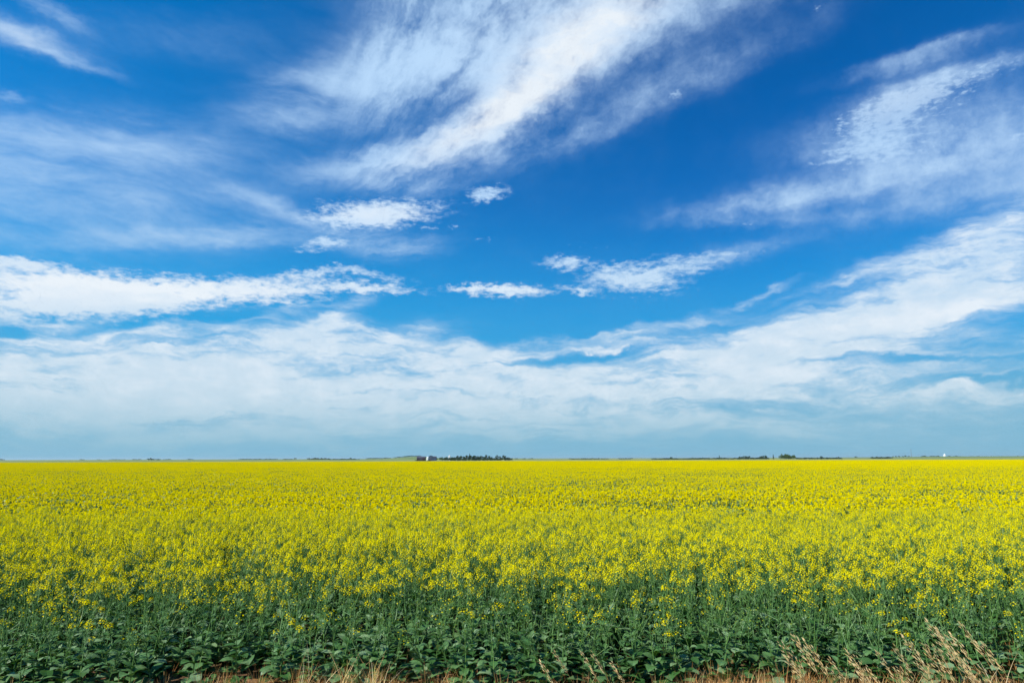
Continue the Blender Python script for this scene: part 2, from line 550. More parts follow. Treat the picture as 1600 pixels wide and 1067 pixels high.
def land(x, y):
    z = 0.0
    r = math.hypot(x, y)
    if r < 30:
        z += 0.045 * nz(x, y, 0.9) + 0.02 * nz(x, y, 3.1)
        e = max(0.0, 5.6 - y)
        z += 0.10 * min(e, 3.0) if y < 5.6 else 0.0
    if r > 300:
        z += min(1.0, (r - 300) / 1200) * (0.9 * nz(x, y, 0.0011, 3.0))
    for hx, hy, rx, ry, h in FAR_HILLS:
        d = ((x - hx) / rx) ** 2 + ((y - hy) / ry) ** 2
        if d < 9:
            z += h * math.exp(-d)
    return z


gm = bpy.data.meshes.new('ground')
rr = [0.0] + list(np.geomspace(1.2, 30, 90)) + list(np.geomspace(33, 24000, 90))
na = 480
vs = [(0, 0, land(0, 0))]
for r in rr[1:]:
    for k in range(na):
        a = 2 * math.pi * k / na
        x, y = r * math.sin(a), r * math.cos(a)
        vs.append((x, y, land(x, y)))
fs = [(0, 1 + (k + 1) % na, 1 + k) for k in range(na)]
for i in range(len(rr) - 2):
    for k in range(na):
        a, b = 1 + i * na + k, 1 + i * na + (k + 1) % na
        fs.append((a, b, b + na, a + na))
gm.from_pydata(vs, [], fs)
gm.update()
smooth_mesh(gm)
ground = bpy.data.objects.new('ground', gm)
C.objects.link(ground)
tag(ground, kind='structure')
m, N = new_mat('earth_and_fields')
geo = N.n.new('ShaderNodeNewGeometry')
pos = geo.outputs['Position']
X, Y, Z = N.xyz(pos)[:3]
soil = N.mix(N.smooth(N.noise(pos, 9.0, 6, 0.65), 0.3, 0.7), (.10, .052, .026, 1), (.26, .15, .08, 1))
soil = N.mix(N.smooth(N.noise(pos, 45.0, 3, 0.6), 0.5, 0.75), soil, (.36, .23, .12, 1))
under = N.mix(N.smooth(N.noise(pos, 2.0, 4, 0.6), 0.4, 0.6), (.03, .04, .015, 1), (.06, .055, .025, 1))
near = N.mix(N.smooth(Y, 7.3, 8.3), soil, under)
# distant fields: strips of grain, pasture and another crop, each with its own colour
vor = N.n.new('ShaderNodeTexVoronoi')
vor.feature = 'F1'
vor.distance = 'CHEBYCHEV'
vor.inputs['Scale'].default_value = 1.0
vor.inputs['Randomness'].default_value = 0.7
N.put(vor.inputs['Vector'], N.mapping(pos, scale=(0.0011, 0.0016, 0)))
ramp = N.n.new('ShaderNodeValToRGB')
ramp.color_ramp.interpolation = 'CONSTANT'
els = ramp.color_ramp.elements
pal = [(.17, .22, .07), (.12, .18, .06), (.22, .25, .09), (.10, .16, .05), (.21, .22, .09), (.14, .20, .06)]
while len(els) < len(pal):
    els.new(0.5)
for i, c in enumerate(pal):
    els[i].position = i / len(pal)
    els[i].color = (*c, 1)
N.put(ramp.inputs[0], N.xyz(vor.outputs['Color'])[0])
farc = N.mix(N.smooth(N.noise(pos, 0.02, 4, 0.6), 0.3, 0.7, 0.0, 0.4), ramp.outputs[0], (.22, .22, .09, 1))
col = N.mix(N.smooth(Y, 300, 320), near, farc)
bump = N.n.new('ShaderNodeBump')
bump.inputs['Strength'].default_value = 0.7
bump.inputs['Distance'].default_value = 0.05
N.put(bump.inputs['Height'], N.noise(pos, 22.0, 6, 0.7))
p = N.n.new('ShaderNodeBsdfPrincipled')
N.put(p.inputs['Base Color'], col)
p.inputs['Roughness'].default_value = 0.95
p.inputs['Specular IOR Level'].default_value = 0.1
N.l.new(bump.outputs[0], p.inputs['Normal'])
finish(N, p.outputs[0])
gm.materials.append(m)

# ------------------------------------------------------------------ canola plants
rnd = random.Random(11)


def rdir(rg, lo=-1, hi=1):
    a = rg.uniform(0, 2 * math.pi)
    z = rg.uniform(lo, hi)
    s = math.sqrt(max(0, 1 - z * z))
    return Vector((math.cos(a) * s, math.sin(a) * s, z))


def leaf(mb, base, az, length, width, rise, droop, rg, mat, segs=4, stalk=0.25, fold=0.25):
    """a broad leaf on a short stalk: rises, then arches over; folded along the midrib"""
    d = Vector((math.cos(az), math.sin(az), 0))
    side = Vector((-d.y, d.x, 0))
    rows = []
    p = Vector(base)
    ang = rise
    wob = rg.uniform(-.3, .3)
    n = segs + 1
    for i in range(n + 1):
        t = i / n
        w = 0.0
        if t > stalk * .8:
            q = (t - stalk * .8) / (1 - stalk * .8)
            w = width * .5 * (math.sin(math.pi * min(1, q ** 0.75)) ** 0.7 if 0 < q < 1 else 0.02)
        w = max(w, width * 0.03)
        step = length / n
        up = Vector((-math.sin(ang) * d.x, -math.sin(ang) * d.y, math.cos(ang)))
        s2 = (side + up * wob * t).normalized()
        jag = rg.uniform(.85, 1.15)
        rows.append([p - s2 * w * jag + up * w * fold, p, p + s2 * w / jag + up * w * fold * rg.uniform(.6, 1.3)])
        p = p + (d * math.cos(ang) + Vector((0, 0, math.sin(ang)))) * step
        ang -= droop / n * (0.5 + t)
    mb.grid(rows, mat)


def blade(mb, base, tip, w, mat, sag=0.0, segs=3):
    base, tip = Vector(base), Vector(tip)
    d = tip - base
    s = d.cross(Vector((0, 0, 1)))
    if s.length < 1e-5:
        s = Vector((1, 0, 0))
    s.normalize()
    rows = []
    for i in range(segs + 1):
        t = i / segs
        c = base + d * t + Vector((0, 0, sag * math.sin(math.pi * t)))
        rows.append([c - s * w * (1 - t * .9) * .5, c + s * w * (1 - t * .9) * .5])
    mb.grid(rows, mat)


def flower(mb, c, nrm, r, rg, mat):
    """four petals in a cross"""
    u = nrm.orthogonal().normalized()
    w = nrm.cross(u)
    a0 = rg.uniform(0, 1.6)
    cup = rg.uniform(.1, .5)
    for k in range(4):
        a = a0 + k * math.pi / 2
        d = u * math.cos(a) + w * math.sin(a)
        s = nrm.cross(d)
        mb.face([c, c + d * r * .65 + s * r * .42 + nrm * r * cup * .5, c + d * r * 1.05 + nrm * r * cup, c + d * r * .65 - s * r * .42 + nrm * r * cup * .5], mat)


def raceme(fl, gr, top, up, rg, n=12, size=1.0):
    """buds at the tip, open flowers in a dome below, young pods lower down"""
    up = up.normalized()
    for i in range(5):
        p = top + rdir(rg) * .007 * size + up * .006
        d = rdir(rg, .2, 1) * .006
        s = rdir(rg) * .004
        gr.face([p - s, p + d, p + s, p - d], M['bud'])
    for i in range(n):
        t = (i + .5) / n
        a = i * 2.4 + rg.uniform(-.4, .4)
        u = up.orthogonal().normalized()
        w = up.cross(u)
        out = u * math.cos(a) + w * math.sin(a)
        rad = (.012 + .020 * math.sin(t * 1.5 + .3)) * size
        p = top - up * (t * .060 * size) + out * rad
        flower(fl, p, (out + up * rg.uniform(.2, 1.3)).normalized(), rg.uniform(.0075, .0105) * size, rg, M['petal'])
    for i in range(4):
        a = rg.uniform(0, 6.28)
        p = top - up * rg.uniform(.08, .2) * size
        out = Vector((math.cos(a), math.sin(a), rg.uniform(.5, 1.4))).normalized()
        blade(gr, p, p + out * rg.uniform(.03, .055), .004, M['stem'], 0, 1)


def canola(rg, height, leaves, nrac, nfl, big=1.0):
    """returns builders (stem, foliage, blossom) of one plant about its foot"""
    st, fo, fl = MB(), MB(), MB()
    lean = rdir(rg, 0, 0) * rg.uniform(0, .26)
    H = height

    def ax(t):
        return Vector((lean.x * t * t * H, lean.y * t * t * H, t * H))
    topt = .93
    st.tube([ax(t * topt) for t in (0, .3, .6, .85, 1)], [.006, .0055, .004, .003, .0018], M['stem'], 4)
    if nfl:
        raceme(fl, st, ax(topt) + Vector((0, 0, .04)), Vector((lean.x, lean.y, 1)), rg, nfl)
    else:
        raceme(fl, st, ax(topt) + Vector((0, 0, .01)), Vector((0, 0, 1)), rg, 0)
    for b in range(nrac):
        t0 = rg.uniform(.34, .80)
        a = b * 2.4 + rg.uniform(-.6, .6)
        tt = rg.uniform(.74, 1.02) * H
        out = rg.uniform(.05, .15)
        p0 = ax(t0)
        p2 = Vector((ax(.8).x + math.cos(a) * out, ax(.8).y + math.sin(a) * out, tt))
        p1 = p0.lerp(p2, rg.uniform(.35, .6)) + Vector((math.cos(a + rg.uniform(-1, 1)), math.sin(a), -.3)) * rg.uniform(.01, .06)
        st.tube([p0, p1, p2], [.0032, .0026, .0015], M['stem'], 3)
        raceme(fl, st, p2 + Vector((0, 0, .02)), Vector((math.cos(a) * .25, math.sin(a) * .25, 1)), rg, max(0, int(nfl * rg.uniform(.5, 1.1))), rg.uniform(.8, 1.05))
        leaf(fo, p0, a + rg.uniform(-.4, .4), rg.uniform(.05, .10), rg.uniform(.014, .028), rg.uniform(.3, 1.0), 1.0, rg, M['leaf'], 2, .05)
    for i in range(leaves):
        t = (i + rg.random()) / leaves
        z = (.05 + .62 * t ** 1.1)
        a = i * 2.4 + rg.uniform(-.5, .5)
        L = (.19 - .11 * t) * rg.uniform(.75, 1.2) * big
        L *= 1.12
        leaf(fo, ax(z * rg.uniform(.6, 1)), a, L, L * rg.uniform(.50, .74) * (1 - .35 * t), rg.uniform(.1, 1.3), rg.uniform(.6, 3.0), rg, M['leaf'], 4, rg.uniform(.15, .35))
    for i in range(8):
        t = rg.uniform(.5, .9)
        a = rg.uniform(0, 6.28)
        leaf(fo, ax(t), a, rg.uniform(.035, .07), rg.uniform(.008, .016), rg.uniform(.4, 1.2), .8, rg, M['leaf'], 1, .02)
    return st, fo, fl


def merged(*mbs):
    o = MB()
    for b in mbs:
        o.add(b)
    return o


# ---- sources for the crop: kept out of the scene, drawn as instances of one stuff object
SRC = bpy.data.collections.new('crop_sources')
SRC_LIST = []


def source(mb):
    i = len(SRC_LIST)
    o = bpy.data.objects.new('crop_tuft.%03d' % i, mb.mesh('crop_tuft'))
    SRC.objects.link(o)
    SRC_LIST.append(o)
    return i


S_EDGE = [source(merged(*canola(rnd, rnd.uniform(.95, 1.05), 13, rnd.randint(2, 4), [0, 0, 3, 5, 7, 4][k], 1.12))) for k in range(6)]
S_FULL = [source(merged(*canola(rnd, rnd.uniform(.96, 1.06), 8, rnd.randint(5, 7), rnd.randint(13, 18)))) for k in range(8)]


def tile(rg, size, density, nrac, nfl, fr, leafn, zlo=.70):
    """a square of simplified plants"""
    mb = MB()
    n = int(size * size * density)
    for i in range(n):
        bx, by = rg.uniform(-.5, .5) * size * 1.12, rg.uniform(-.5, .5) * size * 1.12
        h = rg.uniform(.80, 1.08) + .07 * nz(bx + 9, by, 1.3, rg.random() * .01)
        blade(mb, (bx, by, .2), (bx + rg.uniform(-.04, .04), by + rg.uniform(-.04, .04), h * .97), .008, M['stem'], 0, 1)
        for k in range(nrac):
            a = rg.uniform(0, 6.28)
            o = rg.uniform(0, .15)
            top = Vector((bx + math.cos(a) * o, by + math.sin(a) * o, h * rg.uniform(zlo + .12, 1.0)))
            for q in range(nfl):
                c = top + Vector((rg.gauss(0, .013), rg.gauss(0, .013), rg.uniform(-.055, .01)))
                nrm = rdir(rg, -.1, 1)
                u = nrm.orthogonal().normalized() * fr * rg.uniform(.7, 1.2)
                w = nrm.cross(u)
                mb.face([c - u - w * .2, c - w, c + u + w * .2, c + w], M['petal'])
        for k in range(leafn):
            a = rg.uniform(0, 6.28)
            c = Vector((bx + rg.gauss(0, .07), by + rg.gauss(0, .07), h * rg.uniform(.35, .93)))
            L = rg.uniform(.03, .07) * (1.8 - c.z)
            d = rdir(rg, -.3, .9) * L
            s = d.cross(rdir(rg)).normalized() * L * .3
            mb.face([c - d, c + s, c + d, c - s], M['leaf'])
    return mb


S_T1 = [source(tile(rnd, 1.0, 24, 5, 13, .0138, 13, .62)) for k in range(5)]
S_T1S = [source(tile(rnd, 1.0, 20, 4, 9, .0135, 20, .5)) for k in range(3)]
S_T2 = [source(tile(rnd, 3.0, 25, 6, 12, .0165, 4, .66)) for k in range(3)]
S_T2S = [source(tile(rnd, 3.0, 22, 5, 9, .0165, 8, .55)) for k in range(2)]


def edge_y(x):
    return 7.05 + .16 * nz(x, 0, .8, 5) + .10 * nz(x, 0, 2.6, 9) - .02 * x - .38 * max(0.0, min(1.0, (-2.9 - x) / .9)) - .3 * math.exp(-((x - .25) / .75) ** 2)


pts, var, rot, scl = [], [], [], []
near_plants = []


def vigor(x, y):
    """patches of taller or thinner crop"""
    return .62 * nz(x * .6, y * 1.8, .16, 1) + .35 * nz(x, y * 2.2, .5, 2) + .3 * nz(x * .5, y * 1.2, .035, 8)


cell = 1 / math.sqrt(24.0)
y = 6.3
while y < 16.2:
    hw = .80 * y + 1.6
    x = -hw
    while x < hw:
        px, py = x + rnd.uniform(-.5, .5) * cell, y + rnd.uniform(-.5, .5) * cell
        x += cell
        dep = py - edge_y(px)
        if dep < 0 or py > 16 or (dep < .5 and rnd.random() < .12):
            continue
        v = vigor(px, py)
        g = min(1.0, dep / 3.2)
        h = (.62 + .44 * g ** .7) * (1 + .10 * v) * rnd.uniform(.88, 1.1)
        pf = min(1, max(0, (dep - .55) / 1.5)) * (.97 if v > -.25 else .75)
        pick = rnd.choice(S_FULL) if rnd.random() < pf + .06 else rnd.choice(S_EDGE)
        rec = (px, py, land(px, py) - .01, pick, rnd.uniform(0, 6.28), rnd.uniform(.9, 1.1) * (1.0 if g > .5 else 1.05), h)
        near_plants.append(rec)
    y += cell
near_plants.sort(key=lambda r: r[1] - edge_y(r[0]) + .03 * abs(r[0]))
in_frame = [r for r in near_plants if abs(r[0]) < .77 * r[1] + .05]
single = set(id(r) for r in in_frame[:300])
for r in near_plants:
    if id(r) in single:
        continue
    pts.append(r[:3]); var.append(r[3]); rot.append((rnd.gauss(0, .10), rnd.gauss(0, .10), r[4])); scl.append((r[5], r[5], r[6]))


def lay(x, y, size, full, sparse, v):
    s = rnd.random() < (.9 if v < -.22 else (.40 if v < -.08 else .05))
    pts.append((x + rnd.uniform(-.1, .1) * size, y + rnd.uniform(-.1, .1) * size, -.01))
    var.append(rnd.choice(sparse if s else full))
    rot.append((0, 0, rnd.randint(0, 3) * math.pi / 2 + rnd.uniform(-.2, .2)))
    scl.append((1, 1, 1.06 + .12 * v + rnd.uniform(-.02, .02)))


def far_vigor(x, y):
    v = vigor(x, y)
    if y > 40:      # long thin swathes across the field
        v += .45 * nz(x * .004, y * .028, 1, 4) * min(1, (y - 40) / 80)
        v -= .9 * math.exp(-((x + .47 * y) / (.045 * y)) ** 2 - ((y - 178) / 9) ** 2) + .7 * math.exp(-((x - .57 * y) / (.08 * y)) ** 2 - ((y - 215) / 8) ** 2)
    return v


y = 17.2
while y < 300:
    hw = .81 * y + 3
    x = -hw
    while x < hw:
        if rnd.random() < (y - 62) / 50:
            lay(x, y, 3.0, S_T2, S_T2S, far_vigor(x, y))
        else:
            for i in (-1, 0, 1):
                for j in (-1, 0, 1):
                    if y + j > 15.6:
                        lay(x + i * .98, y + j * .98, 1.0, S_T1, S_T1S, far_vigor(x + i, y + j))
        x += 2.93
    y += 2.93
print('crop instances', len(pts), 'faces', sum(len(o.data.polygons) for o in SRC_LIST))


def scatter(name, pts, var, rot, scl, coll):
    me = bpy.data.meshes.new(name)
    me.vertices.add(len(pts))
    me.vertices.foreach_set('co', np.array(pts, dtype=np.float32).ravel())
    a = me.attributes.new('pick', 'INT', 'POINT'); a.data.foreach_set('value', np.array(var, dtype=np.int32))
    a = me.attributes.new('turn', 'FLOAT_VECTOR', 'POINT'); a.data.foreach_set('vector', np.array(rot, dtype=np.float32).ravel())
    a = me.attributes.new('size', 'FLOAT_VECTOR', 'POINT'); a.data.foreach_set('vector', np.array(scl, dtype=np.float32).ravel())
    o = bpy.data.objects.new(name, me)
    C.objects.link(o)
    g = bpy.data.node_groups.new(name + '_scatter', 'GeometryNodeTree')
    g.interface.new_socket('Geometry', in_out='INPUT', socket_type='NodeSocketGeometry')
    g.interface.new_socket('Geometry', in_out='OUTPUT', socket_type='NodeSocketGeometry')
    n = g.nodes
    gi, go = n.new('NodeGroupInput'), n.new('NodeGroupOutput')
    ci = n.new('GeometryNodeCollectionInfo')
    ci.inputs['Collection'].default_value = coll
    ci.inputs['Separate Children'].default_value = True
    ci.inputs['Reset Children'].default_value = True
    ip = n.new('GeometryNodeInstanceOnPoints')
    ip.inputs['Pick Instance'].default_value = True

    def attr(nm, dt):
        q = n.new('GeometryNodeInputNamedAttribute')
        q.data_type = dt
        q.inputs['Name'].default_value = nm
        return q.outputs[0]
    L = g.links
    L.new(gi.outputs[0], ip.inputs['Points'])
    L.new(ci.outputs[0], ip.inputs['Instance'])
    L.new(attr('pick', 'INT'), ip.inputs['Instance Index'])
    L.new(attr('turn', 'FLOAT_VECTOR'), ip.inputs['Rotation'])
    L.new(attr('size', 'FLOAT_VECTOR'), ip.inputs['Scale'])
    L.new(ip.outputs[0], go.inputs[0])
    md = o.modifiers.new('scatter', 'NODES')
    md.node_group = g
    return o


crop = scatter('canola_crop', pts, var, rot, scl, SRC)
tag(crop, 'canola crop in full yellow bloom filling the field to the horizon', 'crop', kind='stuff')

# the nearest plants, each a thing of its own
def plant_kit(seed, height, leaves, nrac, nfl, big):
    rg = random.Random(seed)
    st, fo, fl = canola(rg, height, leaves, nrac, nfl, big)
    return [('stem', st.mesh('stem')), ('foliage', fo.mesh('foliage')), ('blossom', fl.mesh('blossom') if fl.f else None)]


KIT_LEAFY = [plant_kit(100 + k, 1.0, 14, 2 + k % 3, 0, 1.15) for k in range(5)]
KIT_FEW = [plant_kit(200 + k, 1.0, 13, 3, 4 + k % 3, 1.1) for k in range(5)]
KIT_BLOOM = [plant_kit(300 + k, 1.0, 11, 4 + k % 2, 11 + k % 4, 1.0) for k in range(4)]
for r in in_frame[:300]:
    q = rnd.random()
    if r[3] in S_FULL:
        kit, lab = rnd.choice(KIT_BLOOM), 'canola plant on the near edge of the field topped with many open yellow flowers'
        grp = 'flowering canola plants along the near edge'
    elif q < .26:
        kit, lab = rnd.choice(KIT_FEW), 'leafy canola plant on the near edge of the field with only a few yellow flowers'
        grp = 'sparsely flowering canola plants along the near edge'
    else:
        kit, lab = rnd.choice(KIT_LEAFY), 'leafy green canola plant on the near edge of the field with no open flowers'
        grp = 'leafy canola plants along the near edge'
    t = place('canola_plant', kit, r[:3], r[4], (r[5], r[5], r[6]), (rnd.gauss(0, .10), rnd.gauss(0, .10)))
    tag(t, lab, 'plant', grp)

# ------------------------------------------------------------------ dry grass and litter on the verge
VSRC = bpy.data.collections.new('verge_sources')


def tuft_source(i, mb):
    o = bpy.data.objects.new('verge_tuft.%03d' % i, mb.mesh('verge_tuft'))
    VSRC.objects.link(o)


rg = random.Random(5)
for k in range(4):          # upright dry blades
    mb = MB()
    for i in range(26):
        a = rg.uniform(0, 6.28); o_ = rg.uniform(0, .07)
        b = Vector((math.cos(a) * o_, math.sin(a) * o_, 0))
        h = rg.uniform(.06, .26)
        t = b + Vector((math.cos(a) * h * rg.uniform(.1, .9) - .03, math.sin(a) * h * rg.uniform(.1, .9), h))
        blade(mb, b, t, .005, M['straw'] if rg.random() < .45 else M['litter'], rg.uniform(-.02, .03), 3)
    tuft_source(k, mb)
for k in range(4, 7):       # fallen straw
    mb = MB()
    for i in range(30):
        c = Vector((rg.gauss(0, .09), rg.gauss(0, .09), rg.uniform(.004, .05)))
        d = rdir(rg, -.12, .2) * rg.uniform(.03, .12)
        blade(mb, c - d, c + d, .005, M['straw'] if rg.random() < .45 else M['litter'], .01, 2)
    tuft_source(k, mb)
for k in range(7, 10):      # green weeds
    mb = MB()
    for i in range(9):
        leaf(mb, (rg.gauss(0, .02), rg.gauss(0, .02), rg.uniform(.0, .08)), rg.uniform(0, 6.28), rg.uniform(.05, .12), rg.uniform(.02, .05), rg.uniform(.3, 1.2), 1.2, rg, M['weed'], 3, .2)
    tuft_source(k, mb)
for k in range(10, 12):     # long pale straws
    mb = MB()
    for i in range(9):
        a = rg.uniform(0, 6.28)
        h = rg.uniform(.10, .24)
        b = Vector((rg.gauss(0, .02), rg.gauss(0, .02), 0))
        blade(mb, b, b + Vector((math.cos(a) * h * rg.uniform(.2, 1.1), math.sin(a) * h * rg.uniform(.2, 1.1), h)), .0042, M['head'] if rg.random() < .6 else M['straw'], rg.uniform(.0, .05), 4)
    tuft_source(k, mb)
vp, vv, vr, vs_ = [], [], [], []
for i in range(5200):
    y = rg.uniform(5.0, 8.3)
    x = rg.uniform(-1, 1) * (.8 * y + .6)
    dep = y - edge_y(x)
    px = 800 + x / y * FPX
    dens = .40
    if 360 < px < 660: dens = .6
    if px > 1050: dens = 1.0
    if px < 240: dens = .30
    if dep > .15:
        dens *= .28 if 400 < px < 650 or px > 1280 else .04
    if rg.random() > dens:
        continue
    q = rg.random()
    k = rg.randint(0, 3) if q < .42 else (rg.randint(4, 6) if q < .93 else rg.randint(7, 9))
    s = rg.uniform(.7, 1.3)
    vp.append((x, y, land(x, y) - .005)); vv.append(k); vr.append((rg.gauss(0, .1), rg.gauss(0, .1), rg.uniform(0, 6.28))); vs_.append((s, s, s * rg.uniform(.7, 1.1)))
for i in range(16):         # longer bleached straws, bent over
    px = rg.gauss(560, 55) if rg.random() < .5 else rg.uniform(1020, 1600)
    y = rg.uniform(6.0, 6.9)
    x = (px - 800) / FPX * y
    s = rg.uniform(1.3, 2.0)
    vp.append((x, y, land(x, y) - .005)); vv.append(rg.randint(10, 11)); vr.append((rg.gauss(0, .15), rg.gauss(0, .15), rg.uniform(0, 6.28))); vs_.append((s, s, s))
verge = scatter('dry_grass', vp, vv, vr, vs_, VSRC)
tag(verge, 'short dry straw and dead grass covering the bare verge before the crop', 'grass', kind='stuff')


# tall dry grass stalks with plumes
def stalk_kit(seed, head, sp):
    """a stalk one metre tall, leaning to -x, its plume the top part"""
    rg = random.Random(seed)
    st, hd, bl = MB(), MB(), MB()

    def ax(t):
        return Vector((-.30 * t ** 2.2, .02 * math.sin(t * 3 + seed), t * (1 - .03 * t)))
    ts = [i / 9 for i in range(10)]
    st.tube([ax(t) for t in ts], [.0026 - .0018 * t for t in ts], M['straw'], 4)
    n = int(36 * sp)
    for i in range(n):
        t = 1 - head * (i / n) ** .9
        c = ax(t)
        d = (ax(min(1, t + .02)) - ax(t - .02)).normalized()
        a = rg.uniform(0, 6.28)
        out = Vector((math.cos(a), math.sin(a), 0))
        spread = (.006 + .030 * math.sin(math.pi * min(1, (1 - t) / head * .85 + .1))) * sp
        base = c + out * rg.uniform(.2, 1) * spread + d * rg.uniform(.0, .03)
        dirn = (d * 1.0 + out * rg.uniform(.05, .38) + Vector((-.18, 0, -.05))).normalized()
        L = rg.uniform(.022, .042)
        s = dirn.cross(rdir(rg)).normalized() * rg.uniform(.0024, .0036)
        s2 = dirn.cross(s).normalized() * s.length
        for q in (s, s2):
            hd.face([base, base + dirn * L * .45 + q, base + dirn * L, base + dirn * L * .45 - q], M['head'])
        if i % 3 == 0:
            blade(hd, c, base, .0012, M['head'], 0, 1)
    for i in range(3):
        t = rg.uniform(.1, .5)
        a = rg.uniform(0, 6.28)
        p = ax(t)
        blade(bl, p, p + Vector((math.cos(a) * .16, math.sin(a) * .16, rg.uniform(-.05, .2))), .007, M['straw'], .05, 4)
    return [('stem', st.mesh('stem')), ('seed_head', hd.mesh('seed_head')), ('leaf_blade', bl.mesh('leaf_blade'))]


STALK_FULL = [stalk_kit(k, .23, 1.2) for k in range(1, 6)]
STALK_THIN = [stalk_kit(k + 20, .17, .6) for k in range(1, 5)]
LONE = 'tall straw coloured grass stalk with a '
stalks = [
    # tip x, tip y, distance, height, thick, label
    (1452, 976, 4.3, 1.05, 1, 'tallest dry grass plume, full and pale, rising highest against the green crop'),
    (1506, 980, 4.5, 1.0, 0, 'thin dry grass stalk just right of the tallest plume'),
    (1478, 994, 4.4, 1.0, 1, 'full dry grass plume leaning over just right of and lower than the tallest plume'),
    (868, 1019, 4.6, .8, 0, 'slender dry grass plume standing alone near the middle of the verge'),
    (846, 1040, 4.6, .8, 0, 'short dry grass plume leaning beside the lone middle plume'),
    (910, 1022, 4.6, .8, 0, 'forked looking dry grass stalk, left one of the middle pair'),
    (926, 1021, 4.7, .8, 0, 'dry grass stalk, right one of the middle pair'),
    (958, 1042, 4.6, .75, 0, 'short thin dry grass spike right of the middle pair'),
    (1241, 996, 4.4, .95, 1, 'highest plume of the dry grass clump right of the middle'),
    (1224, 1009, 4.3, .9, 1, 'bushy dry grass plume at the left of the clump right of the middle'),
    (1264, 1009, 4.4, .9, 1, 'dry grass plume at the right of the clump right of the middle'),
    (1303, 1034, 4.4, .85, 0, 'small pale dry grass spike between the two big clumps'),
    (1325, 1020, 4.4, .9, 1, 'dry grass plume standing singly left of the largest clump'),
    (1373, 1023, 4.4, .9, 0, 'slim dry grass plume at the left fringe of the largest clump'),
    (1399, 1014, 4.3, .92, 0, 'thin dry grass plume behind the left part of the largest clump'),
    (1420, 1003, 4.3, .95, 1, 'dry grass plume left of the tallest plume in the largest clump'),
    (1534, 1010, 4.4, .92, 0, 'arching dry grass stalk at the right fringe of the largest clump'),
    (1546, 1013, 4.5, .92, 0, 'outermost dry grass stalk arching away at the far right of the clump'),
]
dense = [(1436, 1006), (1454, 1010), (1405, 1030), (1425, 1031), (1500, 1000), (1467, 1028), (1490, 1022), (1228, 1030), (1250, 1028), (1386, 1042), (1440, 1036),
         (1460, 1044), (1504, 1030), (1520, 1040), (1532, 1034), (1480, 1042), (1340, 1040), (1212, 1046), (1290, 1048), (1200, 1054), (1302, 1056), (1412, 1050), (1366, 1054),
         (1580, 1052)]
dense = dense[::3] + dense[1::3]
rg = random.Random(9)
for i, (tx, ty, dist, hh, thick, lab) in enumerate(stalks):
    tip = at(tx, ty, dist)
    kit = (STALK_FULL if thick else STALK_THIN)[i % (5 if thick else 4)]
    t = place('grass_stalk', kit, (tip.x + .30 * hh, tip.y, tip.z - .97 * hh), rg.uniform(-.25, .25), (hh, hh, hh))
    tag(t, lab, 'grass stalk', 'tall dry grass stalks on the verge')
for i, (tx, ty) in enumerate(dense):
    dist = rg.uniform(4.1, 4.7)
    hh = rg.uniform(.75, .9)
    tip = at(tx, ty, dist)
    kit = rg.choice(STALK_FULL if rg.random() < .7 else STALK_THIN)
    t = place('grass_stalk', kit, (tip.x + .30 * hh, tip.y, tip.z - .97 * hh), rg.uniform(-.4, .4), (hh, hh, hh))
    tag(t, 'dry grass stalk with a pale plume, low among the crowded clumps on the verge', 'grass stalk', 'crowded low grass stalks on the verge')


# ------------------------------------------------------------------ far trees and farms
def crown_mesh(seed, shape, mat):
    """unit crown: height 1, width about .8; leaf clumps through the volume, uneven outline"""
    rg = random.Random(seed)
    mb = MB()
    lobes = []
    if shape == 'round':
        for i in range(9):
            z = rg.uniform(.30, .82)
            r = .30 * math.sin(math.pi * min(1, max(.1, (z - .05)))) + .03
            a = rg.uniform(0, 6.28)
            lobes.append((Vector((math.cos(a) * r, math.sin(a) * r, z)), rg.uniform(.13, .22)))
    elif shape == 'spire':
        for i in range(10):
            z = .14 + .80 * i / 9
            r = .16 * (1.05 - z)
            a = rg.uniform(0, 6.28)
            lobes.append((Vector((math.cos(a) * r, math.sin(a) * r, z)), .05 + .20 * (1.02 - z)))
    else:
        for i in range(11):
            z = rg.uniform(.18, .62)
            a = rg.uniform(0, 6.28)
            r = rg.uniform(0, .6)
            lobes.append((Vector((math.cos(a) * r, math.sin(a) * r, z)), rg.uniform(.18, .30)))
    for c, r in lobes:
        for i in range(46):
            d = rdir(rg) * r * rg.uniform(.55, 1.12)
            d.z *= .8
            p = c + d
            u = rdir(rg) * rg.uniform(.03, .06)
            w = u.cross(rdir(rg)).normalized() * u.length
            mb.face([p - u, p + w, p + u, p - w], mat)
    return mb.mesh('crown')


def trunk_mesh(seed, low=.0):
    rg = random.Random(seed)
    mb = MB()
    mb.tube([(0, 0, -.02), (.01, 0, .25), (-.01, .01, .5), (0, 0, .8)], [.035, .028, .02, .006], M['bark'], 6)
    for i in range(5):
        a = rg.uniform(0, 6.28); z = rg.uniform(.25, .6)
        mb.tube([(0, 0, z), (math.cos(a) * .12, math.sin(a) * .12, z + .1), (math.cos(a) * .24, math.sin(a) * .24, z + .24)], [.014, .009, .003], M['bark'], 4)
    return mb.mesh('trunk')


CR = {}
for mt in ('tree', 'tree_pale'):
    for sh in ('round', 'spire', 'bush'):
        CR[mt, sh] = [crown_mesh(hash_i, sh, M[mt]) for hash_i in range(3)]
TR = [trunk_mesh(k) for k in range(3)]
rt = random.Random(21)


